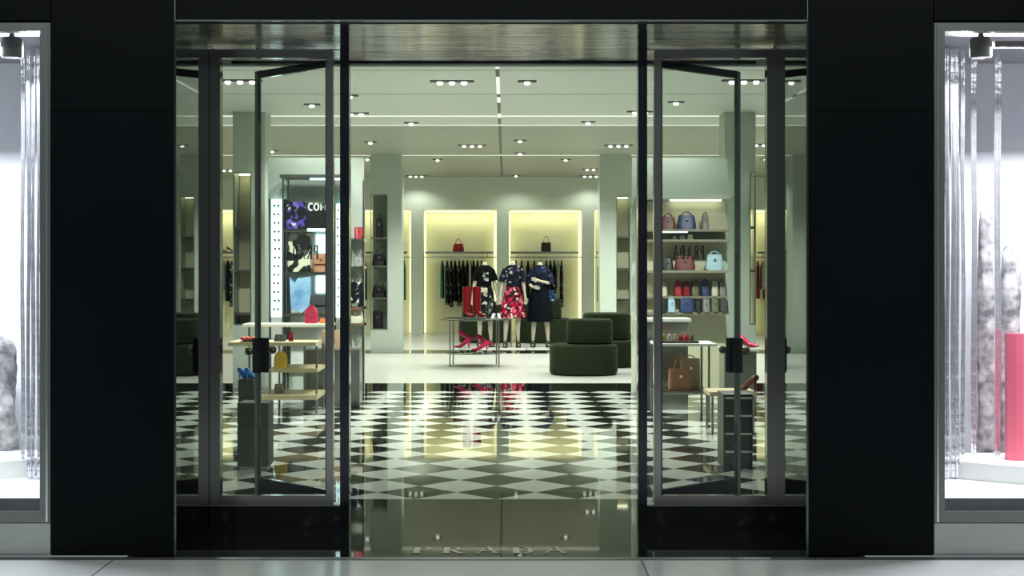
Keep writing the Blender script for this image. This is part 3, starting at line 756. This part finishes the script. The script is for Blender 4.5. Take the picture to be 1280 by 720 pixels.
def skin_body(verts, edges, radii, parent, name='body'):
    me = bpy.data.meshes.new(name); me.from_pydata(verts, edges, []); me.materials.append(M_skin)
    o = bpy.data.objects.new(name, me); C.objects.link(o); o.parent = parent
    md = o.modifiers.new('skin', 'SKIN'); md.use_smooth_shade = True
    if not me.skin_vertices:
        bpy.context.view_layer.objects.active = o
    for i, r_ in enumerate(radii):
        rr = r_ if isinstance(r_, tuple) else (r_, r_)
        me.skin_vertices[0].data[i].radius = rr
    me.skin_vertices[0].data[0].use_root = True
    sb = o.modifiers.new('sub', 'SUBSURF'); sb.levels = 1; sb.render_levels = 2
    return o
def mannequin(loc, label, arms, rz=0, legs=((-.11, 0), (.11, 0)), s=1.0):
    t = thing('mannequin', loc, label, 'mannequin', 'headless mannequins', rz)
    V = []; E = []; R = []
    def v(p, r_, par=None):
        V.append(tuple(Vector(p)*s)); R.append((r_[0]*s, r_[1]*s) if isinstance(r_, tuple) else r_*s)
        if par is not None: E.append((par, len(V)-1))
        return len(V)-1
    pel = v((0, 0, .93), (.13, .10)); wa = v((0, 0, 1.10), (.10, .08), pel); ch = v((0, 0, 1.28), (.115, .085), wa)
    up = v((0, .01, 1.41), (.085, .06), ch); n1 = v((0, .01, 1.50), (.052, .052), up); n2 = v((0, .005, 1.58), (.050, .050), n1)
    for side, (lx, ly) in zip((-1, 1), legs):
        hp = v((side*.085, 0, .86), .085, pel); kn = v((side*.09+(lx-side*.09)*.5, ly*.5-.015, .50), .052, hp)
        cf = v((lx*.9, ly*.8+.01, .34), .048, kn); an = v((lx, ly+.02, .115), .028, cf)
        hl = v((lx, ly+.02, .055), .026, an); toe = v((lx+side*.01, ly-.12, .022), (.030, .018), hl); v((lx+side*.012, ly-.17, .020), (.022, .014), toe)
    for side, (el, wr, hand, fdir) in zip((-1, 1), arms):
        sh = v((side*.128, .01, 1.395), .036, up); e_ = v(el, .038, sh); w_ = v(wr, .024, e_)
        hd = v(hand, (.034, .017), w_)
        d = Vector(fdir).normalized(); side_v = d.cross(Vector((0, 1, 0)))
        if side_v.length < .1: side_v = Vector((0, 0, 1))
        side_v.normalize(); hb = Vector(hand)
        for q, ln in ((-.024, .060), (-.008, .072), (.008, .068), (.024, .055)):
            b0 = hb+d*.028+side_v*q; a1 = v(b0, .0085, hd)
            a2 = v(b0+d*ln*.55+Vector((0, -.006, 0)), .0078, a1); v(b0+d*ln+Vector((0, -.020, 0)), .006, a2)
        th0 = hb+side_v*.030+d*.0; a1 = v(th0+Vector((0, -.012, 0)), .010, hd); v(th0+side_v*.014+d*.035+Vector((0, -.02, 0)), .0075, a1)
    skin_body(V, E, R, t)
    return t
def sleeve(g, pts, rad, n=14): g.tube(pts, rad, n)
def ellcloth(t, name, secs, m_, folds=0, amp=0, n=48, ph=0):
    rings = []
    for cx, cy, z, rx, ry in secs:
        k = 0 if not folds else amp*max(0, (secs[-1][2]-z)/(secs[-1][2]-secs[0][2]))
        rings.append([(cx+rx*math.cos(a)*(1+k*math.sin(folds*a+ph)), cy+ry*math.sin(a)*(1+k*math.sin(folds*a+ph)), z) for a in [2*PI*j/n for j in range(n)]])
    return MB().loft(rings).build(name, m_, t, smooth=True)
def top(t, m_, slv, hem=1.08, w=.0):
    g = MB()
    rings = []; n = 28
    for z, rx, ry in ((hem, .128+w, .112), (1.16, .120+w*.7, .105), (1.28, .140, .117), (1.38, .155, .114), (1.44, .148, .098), (1.48, .095, .080), (1.495, .068, .068)):
        rings.append([(rx*math.cos(a), .005+ry*math.sin(a), z) for a in [2*PI*j/n for j in range(n)]])
    g.loft(rings)
    for pts, rad in slv: g.tube(pts, rad, 14)
    return g.build('top', m_, t, smooth=True)
def shoes_for(t, legs, m_):
    for side, (lx, ly) in zip((-1, 1), legs):
        g = MB(); g.box(lx-.045, lx+.045, ly-.20, ly+.06, .0005, .03, .006); g.box(lx-.042, lx+.042, ly+.0, ly+.06, .0305, .075, .006)
        g.tube([(lx-.040, ly-.11, .04), (lx-.028, ly-.12, .065), (lx, ly-.12, .072), (lx+.028, ly-.12, .065), (lx+.040, ly-.11, .04)], .012, 8)
        g.tube([(lx-.036, ly+.03, .075), (lx-.034, ly+.0, .10), (lx, ly-.02, .105), (lx+.034, ly, .10), (lx+.036, ly+.03, .075)], .010, 8)
        g.build('sandal', m_, t, smooth=False)
YM = 25.1
down = lambda s: ((s*.190, .01, 1.16), (s*.225, -.03, .93), (s*.232, -.045, .87), (s*.03, -.12, -1))
# left mannequin
L1 = ((-.10, 0), (.12, .03))
t = mannequin((PX(606, YM), YM, .0225), 'headless mannequin in black printed tee and patterned skirt, left of the three', (down(-1), down(1)), .12, L1, .985)
top(t, G_tee, [([(s*.125, .01, 1.41), (s*.165, .01, 1.31), (s*.188, .01, 1.21)], [.052, .052, .058]) for s in (-1, 1)])
g = MB(); g.box(-.055, .055, -.128, -.1195, 1.20, 1.38, .01); g.build('printed_patch', grec('white_tee_print', [(0, K), (.35, (.5, .52, .5)), (.7, K)], 30), t)
ellcloth(t, 'skirt', [(0, 0, .52, .215, .19), (0, 0, .62, .205, .18), (0, 0, .80, .185, .16), (0, 0, .98, .160, .14), (0, 0, 1.10, .125, .105)], G_bwskirt, 9, .06)
shoes_for(t, L1, P_blk)
MB().box(-.11, .03, -.19, -.145, 1.0, 1.08, .012).build('belt_bag', plain('cream_belt_bag', (190, 188, 170), .5), t)
# centre mannequin
L2 = ((-.14, -.02), (.10, 0))
t = mannequin((PX(641, YM), YM-.05, .0225), 'headless mannequin in navy print shirt and pink floral skirt, centre of the three', (down(-1), down(1)), 0, L2, 1.0)
top(t, G_shirt, [([(s*.125, .01, 1.42), (s*.172, .01, 1.31), (s*.195, .0, 1.19)], [.055, .062, .068]) for s in (-1, 1)], 1.06)
ellcloth(t, 'skirt', [(0, 0, .54, .235, .21), (0, 0, .64, .228, .20), (0, 0, .80, .198, .175), (0, 0, .96, .158, .14), (0, 0, 1.09, .125, .108)], G_pskirt, 10, .07)
g = MB(); g.tube([(-.045, -.075, 1.50), (-.02, -.10, 1.44), (0, -.118, 1.40)], .014, 8); g.tube([(.045, -.075, 1.50), (.02, -.10, 1.44), (0, -.118, 1.40)], .014, 8); g.build('collar', G_shirt, t, smooth=True)
shoes_for(t, L2, P_blk)
MB().tube([(-.03, .02, 0.001), (-.03, .02, .70)], .010, 10).build('stand_rod', M_steel, t)
# right mannequin
L3 = ((-.13, 0), (.15, 0))
armL = ((-.205, .03, 1.17), (-.15, -.16, 1.12), (-.10, -.18, 1.10), (1, -.1, -.05))
armR = ((.205, 0, 1.17), (.0, -.20, 1.22), (-.07, -.205, 1.245), (-1, 0, .25))
t = mannequin((PX(675, YM), YM, .0225), 'headless mannequin in long dark skirt with one arm bent across, right of the three', (armL, armR), 0, L3, .985)
top(t, G_shirt2, [([(-.125, .01, 1.41), (-.175, .02, 1.30), (-.20, .03, 1.20), (-.17, -.05, 1.155)], [.055, .06, .058, .054]), ([(.125, .01, 1.41), (.18, .01, 1.29), (.205, .0, 1.19), (.16, -.05, 1.18)], [.056, .062, .062, .058])], 1.0)
ellcloth(t, 'skirt', [(0, 0, .46, .225, .19), (0, 0, .6, .222, .19), (0, 0, .80, .205, .175), (0, 0, .98, .175, .15), (0, 0, 1.10, .145, .12)], G_dress, 8, .05, ph=1)
shoes_for(t, L3, P_blk)
G_nav2 = grec('blue_floral_bag_print', [(0, (.01, .012, .02)), (.45, (.03, .08, .2)), (.7, (.3, .42, .5)), (.8, (.02, .03, .05))], 24)
# bag on the arm
b = handbag((PX(675, YM)+.222, YM-.02, .86), .17, .19, .10, G_nav2, 'blue floral bag with strap hanging beside the dark-skirted mannequin', hh=.17, round_=True)
for (px, lab) in ((606, 'left'), (641, 'centre'), (675, 'right')):
    g = MB(); g.box(-.235, .235, -.26, .22, 0, .021, .006)
    tag(g.build('mannequin_plinth', M_pale, loc=(PX(px, YM), YM if px != 641 else YM-.05, .0005)), 'low pale plinth under the %s mannequin' % lab, 'plinth', 'mannequin plinths')

# ------------------------------------------------------------------ left product wall unit (eyewear towers and shelves)
YU = 16.0
u = lambda px: PX(px, YU)
uz = lambda py: PZ(py, YU)
struct(MB().box(u(326), u(449.5), YU+.50, YU+.62, 0, PZ(193, YU)), 'wall_partition_left', M_wall)
struct(MB().box(u(795), u(918), YU+.50, YU+.62, 0, PZ(193, YU)), 'wall_partition_right', M_wall)
P_lens = plain('smoky_lens', (70, 78, 78), .3)
def eyewear_tower(px0, px1, py0, py1, lab):
    x0, x1 = u(px0), u(px1); cx = (x0+x1)/2
    t = thing('eyewear_tower', (cx, YU+.38, 0), 'backlit white eyewear tower, %s' % lab, 'display tower', 'backlit eyewear towers')
    w2 = (x1-x0)/2
    MB().box(-w2, w2, 0, .11, .002, uz(py1)-.001, .004).build('base', M_white, t)
    MB().box(-w2, w2, .0, .11, uz(py1), uz(py0), 0).build('light_panel', M_lbox, t)
    g = MB(); g.box(-w2-.018, -w2-.001, -.03, .11, .002, uz(py0)); g.box(w2+.001, w2+.018, -.03, .11, .002, uz(py0)); g.build('frame', M_bchrome, t)
    py = py0+10; i = 0
    while py < py1-6:
        z = uz(py); i += 1
        s_ = thing('sunglasses', (cx+random.uniform(-.008, .008), YU+.345, z), 'sunglasses in row %d from the top, eyewear tower %s' % (i, lab), 'sunglasses', 'sunglasses on the eyewear towers')
        MB().box(-.06, .06, -.040, .034, -.010, -.004).build('ledge', M_white, s_)
        g = MB(); g.lathe([(.011, 0), (.014, .004)], 0, 0, 14); g.xf(Matrix.Translation((-.024, -.03, .012)) @ Matrix.Rotation(PI/2, 4, 'X')); g.build('lens', P_lens, s_)
        g = MB(); g.lathe([(.011, 0), (.014, .004)], 0, 0, 14); g.xf(Matrix.Translation((.024, -.03, .012)) @ Matrix.Rotation(PI/2, 4, 'X')); g.build('lens', P_lens, s_)
        g = MB(); g.box(-.045, .045, -.034, -.030, .020, .023); g.box(-.045, -.042, -.03, .03, .018, .022); g.box(.042, .045, -.03, .03, .018, .022); g.build('frame', P_blk, s_)
        if w2 < .06: s_.scale = (.78, 1, 1)
        py += 11
eyewear_tower(332, 348.5, 247, 398, 'left of the bag shelves')
eyewear_tower(415, 426, 253, 398, 'right of the bag shelves')
t = thing('display_shelving', (u(384), YU+.25, 0), 'steel framed display shelving for bags between the two eyewear towers', 'shelving')
ux_ = lambda px: u(px)-u(384)
g = MB()
for px in (353, 412): g.tube([(ux_(px), -.2, .01), (ux_(px), -.2, uz(218))], .012, 8)
for px in (353, 412): g.tube([(ux_(px), .18, .01), (ux_(px), .18, uz(218))], .012, 8)
g.build('upright', M_steel, t)
MB().box(ux_(349), ux_(426), -.22, .22, uz(222), uz(218)+.001).build('canopy', M_satin, t)
MB().box(ux_(386), ux_(426), -.18, -.10, uz(222)-.02, uz(222)-.001).build('canopy_light', M_lbox, t)
for py in (286, 340, 392):
    MB().box(ux_(354.5), ux_(411), -.18, .16, uz(py)-.035, uz(py)).build('shelf', M_shelfm, t)
MB().box(ux_(356), ux_(411), .17, .2, .3, uz(250)).build('back_panel', M_white, t)
for a, b_2 in ((292, 316), (345, 367)):
    MB().box(ux_(389), ux_(410.5), .14, .165, uz(b_2), uz(a)).build('light_panel', M_lbox, t)
MB().box(ux_(383), ux_(411), -.185, -.182, uz(289)-.0, uz(285.5)).build('edge_light', M_lbox, t)
G_purp = grec('purple_floral_print', [(0, (.01, .01, .014)), (.42, (.07, .05, .28)), (.7, (.16, .12, .45)), (.84, (.012, .012, .016)), (.95, (.5, .5, .5))], 24)
G_art = grec('cream_black_print', [(0, (.012, .013, .011)), (.55, (.5, .52, .38)), (.85, (.05, .06, .05))], 10)
def bagbox(px0, px1, py0, pyb, m_, label, Yo=.12, name='handbag', cat='handbag', **k):
    x0, x1 = u(px0), u(px1); return handbag(((x0+x1)/2, YU+Yo, uz(pyb)+.001), x1-x0, uz(py0)-uz(pyb), .14, m_, label, name=name, cat=cat, **k)
bagbox(356, 381.5, 252, 286, G_purp, 'purple floral print bag on the top shelf between the eyewear towers', hh=0, taper=.97)
t = thing('lettered_bag', (u(396.5), YU+.14, uz(286)+.001), 'wide black bag with big white letters on the top shelf', 'bag')
wd = (u(411)-u(383))/2
MB().box(-wd, wd, -.07, .07, 0, uz(253)-uz(286), .012).build('body', P_blk, t)
# lettering COM in heavy rounded caps
def seg(g, pts, r_, y): g.tube([(x, y, z) for x, z in pts], r_, 12)
g = MB(); lh = .10; z0 = uz(263.5)-uz(286)-.0; yb = -.078
def arc2(cx, cz, rx, rz, a0, a1, n=10): return [(cx+rx*math.cos(math.radians(a0+(a1-a0)*i/n)), cz+rz*math.sin(math.radians(a0+(a1-a0)*i/n))) for i in range(n+1)]
seg(g, arc2(-.082, z0+.045, .028, .040, 50, 310), .011, yb)
seg(g, arc2(-.018, z0+.045, .026, .040, 0, 360), .010, yb)
seg(g, [(.035, z0+.005), (.035, z0+.085), (.062, z0+.03), (.089, z0+.085), (.089, z0+.005)], .010, yb)
g.build('lettering', mat('white_print', S(225, 240, 235), .6), t, smooth=True)
bagbox(357, 387, 293, 340, G_art, 'black and cream print backpack on the middle shelf', hh=0, taper=.9, name='backpack', cat='backpack')
bagbox(388.5, 411, 318, 340, P_brown, 'flat brown bag on the middle shelf beside the cream print backpack', Yo=.18, hh=0, taper=.98, flap=True)
# blue angular tote
t = thing('denim_tote', (u(373), YU+.12, uz(392)+.001), 'pale blue angular tote standing on the lowest shelf', 'bag')
h_ = uz(341)-uz(392)-.045
MB().prism([(-.10, .06), (.03, .0), (.125, .10), (.13, h_), (-.02, h_-.02), (-.06, h_-.08), (-.115, h_)], -.05, .05).build('body', noisy('pale_blue_denim', S(90, 140, 185), S(150, 190, 215), 6, .6), t)
bagbox(386, 410.5, 369, 392, P_dgrey, 'charcoal soft bag on the lowest shelf beside the blue tote', hh=0, taper=.92, flap=True)
# right hand end of the left wall unit, seen beside the door post
t = thing('wall_shelf_unit', (u(441), YU+.3, 0), 'narrow steel shelf unit on the left side, next to the left door post', 'shelving')
for py in (298, 333, 384, 405):
    MB().box(u(429)-u(441), u(453)-u(441), -.14, .18, uz(py)-.03, uz(py)).build('shelf', M_chrome, t)
g = MB()
for px in (429, 449): g.box(u(px)-u(441)-.01, u(px)-u(441)+.01, .181, .198, .01, uz(222))
g.build('upright', M_steel, t)
bagbox(440, 451, 283, 298, P_red, 'small red bag on the top shelf beside the left door post', Yo=.28, hh=.0, taper=1.0)
bagbox(439, 451, 321, 333, P_grey, 'small grey bag on the second shelf beside the left door post', Yo=.28, hh=0)
bagbox(434, 452, 353, 384, G_pat, 'black and white patterned bag beside the left door post', Yo=.28, hh=.03)
bagbox(432, 451, 387, 405, P_cream, 'cream bag on the lowest shelf beside the left door post', Yo=.28, hh=0)

# ------------------------------------------------------------------ left display tables
YT = 14.0
v_ = lambda px: PX(px, YT); vz = lambda py: PZ(py, YT)
t = thing('display_counter', (v_(352), YT+.35, 0), 'white topped chrome display counter with pale wood tiers on the left', 'counter')
o = v_(352)
MB().box(v_(292)-o, v_(407)-o, .1, .45, vz(411.5), vz(407.5), .004).build('countertop', M_white, t)
MB().box(v_(284)-o, v_(394)-o, -.30, .22, vz(433), vz(428), .003).build('shelf', M_wood, t)
MB().box(v_(335)-o, v_(396)-o, -.30, .30, vz(466), vz(461), .003).build('shelf', M_wood, t)
MB().box(v_(315)-o, v_(396)-o, -.34, .30, vz(500), vz(494), .003).build('shelf', M_wood, t)
for px, y in ((294, .42), (404, .42), (337, .25), (394.5, .25), (336, -.28), (394.5, -.28), (370, .25)):
    zt = vz(411.7) if y > .4 else vz(433.2)
    MB().tube([(v_(px)-o, y, .001), (v_(px)-o, y, zt)], .012, 8).build('leg', M_steel, t)
handbag((v_(378.5), YT+.62, vz(407.5)+.001), .135, .17, .10, P_red and plain('crimson_nylon', (170, 24, 60), .6), 'crimson domed backpack on the white countertop at left', hh=.03, round_=True, name='backpack', cat='backpack')
handbag((v_(395), YT+.60, vz(407.5)+.001), .09, .05, .07, plain('orange_leather', (214, 110, 60), .5), 'small orange purse beside the crimson backpack', hh=0, name='purse', cat='purse')
handbag((v_(360), YT+.2, vz(428)+.001), .05, .09, .05, P_boot, 'narrow red pouch standing on the upper wood tier', hh=0, name='pouch', cat='pouch')
handbag((v_(346), YT+.2, vz(428)+.001), .12, .07, .08, P_dgrey, 'dark grey clutch on the upper wood tier', hh=0, name='clutch', cat='clutch')
for i, px in enumerate((303, 309, 315)):
    shoe((v_(px), YT+.14, vz(428)+.001), plain('coral_leather', (214, 96, 88), .4), 'coral flat shoe on the upper wood tier, %s of the three' % ('leftmost', 'middle', 'rightmost')[i], 'coral flats on the wood tier', PI/2-.15, .7, flat=True)
handbag((v_(402), YT+.96, 0.62), .26, .20, .12, P_beige, 'large beige box bag behind the left counter', hh=.0, taper=1.0)
tag(MB().box(-.30, .30, -.14, .14, 0, .618, .004).build('display_pedestal', M_steel, loc=(v_(402), YT+.96, .001)), 'grey pedestal carrying the beige box bag behind the left counter', 'pedestal')
handbag((v_(349), YT+.1, vz(461)+.001), .13, .16, .12, plain('yellow_nylon', (222, 182, 40), .6), 'yellow soft backpack on the middle wood tier behind the lock', hh=.03, round_=True, name='backpack', cat='backpack')
# upholstered cubes
P_cube = plain('olive_upholstery', (60, 66, 48), .8)
def cube(x, y, w_, h_, label, d=None, m_=P_cube, z0=.0):
    t = thing('display_cube', (x, y, z0), label, 'display cube', 'olive display cubes'); d = d or w_
    MB().box(-w_/2, w_/2, -d/2, d/2, .02, h_*.66, .008).build('body', m_, t)
    MB().box(-w_/2, w_/2, -d/2, d/2, h_*.66+.003, h_, .008).build('lid', m_, t)
    MB().box(-w_/2+.015, w_/2-.015, -d/2+.015, d/2-.015, .001, .0195).build('foot', M_steel, t)
cube(PX(318, 10.4), 10.45, .235, .50, 'tall olive display cube nearest on the checkered floor, left')
cube(PX(307, 12.6), 12.7, .15, .48, 'olive display cube with blue shoes on top, left')
cube(PX(417, 15.3), 15.46, .40, .55, 'wide olive display cube beside the left door post', .6)
for i in (0, 1):
    shoe((PX(302.5+9*i, 12.6), 12.68, .4805), plain('cobalt_satin', (30, 110, 190), .3), 'cobalt blue heel on the olive cube, %s of the pair' % ('left' if i == 0 else 'right'), 'cobalt heels on the olive cube', PI/2-.25, .8)
handbag((PX(323, 14.2), 14.1, vz(461)+.001) if False else (v_(343), YT+.28, vz(494)+.001), .10, .09, .07, P_white if False else P_cream, 'cream pouch on the lowest wood tier', hh=0, name='pouch', cat='pouch')

# ------------------------------------------------------------------ right product wall unit
t = thing('bag_wall_shelving', (u(855), YU+.3, 0), 'cream wall shelving full of bags behind the right door leaf', 'shelving')
o = u(855)
MB().box(u(800)-o, u(915)-o, .17, .198, .02, uz(250)).build('back_panel', mat('cream_back_panel', S(196, 194, 165), .6), t)
MB().box(u(800)-o, u(915)-o, -.12, .198, uz(247.5), uz(243)).build('canopy', M_wall, t)
MB().box(u(843)-o, u(908)-o, .06, .12, uz(249.5), uz(247.7)).build('canopy_light', mat('warm_strip', (0, 0, 0), .5, emit=(1, 1, .8), es=5), t)
for py in (286, 299, 338, 371, 391):
    MB().box(u(800)-o, u(915)-o, -.13 if py != 371 else .03, .168, uz(py)-.028, uz(py)).build('shelf', mat('taupe_shelf', S(130, 126, 108), .4), t)
MB().box(u(820)-o, u(862)-o, -.1305-.005, -.1305, uz(290.5), uz(289)).build('shelf_light', M_lbox, t)
for a in ((829, 848, 270, 286, P_wine, 'dark red brown bag on the top shelf behind the right door'),
          (850, 874, 268, 286, P_blue, 'blue bag on the top shelf behind the right door'),
          (881, 890, 268, 286, P_grey, 'slim grey bag on the top shelf behind the right door'),
          (831, 845, 323, 338, P_blk, 'black bag on the third shelf behind the right door'),
          (847, 873, 320, 338, noisy('red_pattern_leather', S(110, 20, 24), S(70, 40, 40), 40, .5), 'mottled red bag on the third shelf below the door lettering'),
          (886, 909, 318, 338, P_sky, 'pale blue bag on the third shelf behind the right door')):
    bagbox(a[0], a[1], a[2], a[3], a[4], a[5], Yo=.28, hh=.05)
for i, (px, wd_) in enumerate(((846, 8), (856, 9), (866, 8))):
    bagbox(px-wd_/2, px+wd_/2, 292, 299, (P_blk, P_dgrey, P_olive)[i], '%s clutch lying on the narrow second shelf behind the right door' % ('black', 'charcoal', 'olive')[i], Yo=.26, hh=0, name='clutch', cat='clutch')
rowc = [(827, 839, P_cream, 'cream'), (848, 858, P_red, 'red'), (858.6, 868, P_boot, 'bright red'), (869.5, 880, P_olive, 'olive'), (882, 893, P_blue, 'navy'), (895, 904, P_cream, 'ivory'), (905, 914, P_grey, 'grey')]
for a, b_2, m_, c_ in rowc:
    bagbox(a, b_2, 351+random.uniform(0, 4), 371, m_, '%s bag in the upper row of the densely packed shelf at right' % c_, Yo=.40, hh=.04, taper=.75)
rowd = [(826, 836, P_blk, 'black'), (837, 847, P_sky, 'pale blue'), (852, 871, P_blue, 'wide blue'), (872, 880, P_blk, 'jet black'), (881, 891, P_grey, 'grey'), (892, 902, P_olive, 'olive'), (903, 914, P_dgrey, 'charcoal')]
for a, b_2, m_, c_ in rowd:
    bagbox(a, b_2, 373.5+random.uniform(0, 3), 391, m_, '%s bag in the lower row of the densely packed shelf at right' % c_, Yo=.22, hh=.03, taper=.85)
# right display table
YR = 13.6
q = lambda px: PX(px, YR); qz = lambda py: PZ(py, YR)
t = thing('display_table', (q(862), YR+.3, 0), 'steel display table with glass top and low tote shelf on the right', 'table'); o = q(862)
MB().box(q(820)-o, q(897)-o, -.28, .28, qz(433), qz(430), .003).build('tabletop', M_white, t)
MB().box(q(820)-o, q(889)-o, -.28, .28, qz(493), qz(489.5), .003).build('shelf', M_shelfm, t)
for px in (822, 887):
    for y in (-.26, .26): MB().tube([(q(px)-o, y, .001), (q(px)-o, y, qz(433.1))], .012, 8).build('leg', M_steel, t)
tag(MB().box(-.22, .18, -.16, .16, 0, .02, .003).build('jewellery_tray', P_blk, loc=(q(853), YR+.25, qz(430)+.0005)), 'black tray of small leather goods on the right table', 'tray')
SG = [('gold', (190, 170, 90)), ('white', (220, 220, 215)), ('cream', (205, 195, 150)), ('red', (200, 40, 50)), ('scarlet', (220, 50, 40)), ('olive', (120, 120, 70))]
for i, (c_, col_) in enumerate(SG):
    handbag((q(833+7.2*i), YR+.22, qz(430)+.0215), .05, .045, .04, plain(c_+'_purse', col_, .35), 'tiny %s purse on the black tray of the right table' % c_, 'purses on the tray', hh=.02, name='purse', cat='purse')
handbag((q(852), YR+.12, qz(489.5)+.001), .235, .215, .12, P_tan if False else P_brown, 'brown square tote with long arched handles under the right table', hh=.15, taper=.97, name='tote_bag', cat='tote bag')
handbag((q(870), YR+.42, qz(489.5)+.001), .20, .30, .10, P_beige, 'beige tote behind the brown one under the right table', hh=.05, taper=.98, name='tote_bag', cat='tote bag')
t = thing('display_counter', (q(846), YR+1.1, 0), 'white slab counter behind the right display table', 'counter')
MB().box(q(810)-q(846), q(880)-q(846), -.18, .18, .93, .965, .004).build('countertop', M_white, t)
MB().box(q(812)-q(846), q(876)-q(846), -.15, .15, .001, .929).build('body', M_shelfm, t)
# right side low wood pedestal with shoe
t = thing('wood_bench', (PX(926, 12.6), 12.7, 0), 'low pale wood bench at the free edge of the right door', 'bench')
MB().box(-.30, .13, -.2, .2, .34, .38, .004).build('seat', M_wood, t)
for x in (-.27, .10):
    for y in (-.17, .17): MB().tube([(x, y, .001), (x, y, .3395)], .012, 8).build('leg', M_steel, t)
shoe((PX(934, 12.6), 12.6, .3805), P_wine, 'wine red heel with white lining on the low wood bench', 'shoe on the wood bench', PI/2+.5, 1.1)
t = thing('display_counter', (PX(938, 14.5), 14.7, 0), 'low counter with pink heels beyond the right door', 'counter')
MB().box(-.30, .10, -.2, .2, .62, .65, .003).build('countertop', M_white, t)
MB().box(-.27, .07, -.17, .17, .001, .619).build('body', M_shelfm, t)
shoe((PX(934, 14.5), 14.6, .6505), P_boot, 'red heel on the low counter beyond the right door', 'heels on the low counter', .2, 1.0)
shoe((PX(941, 14.5), 14.80, .6505), P_pink, 'pink heel on the low counter beyond the right door', 'heels on the low counter', -.6, 1.0)
t = thing('drawer_tower', (PX(921, 10.4), 10.55, 0), 'black drawer tower with chrome edges on the checkered floor, right', 'cabinet')
MB().box(-.10, .12, -.15, .15, .001, .56, .004).build('body', P_blk, t)
for k in range(4): 
    d_ = MB().box(-.095, .115, -.162, -.1505, .02+k*.135, .14+k*.135, .003).build('drawer', P_blk, t)
    MB().box(-.09, .11, -.172, -.1625, .12+k*.135, .135+k*.135).build('pull', M_chrome, d_)
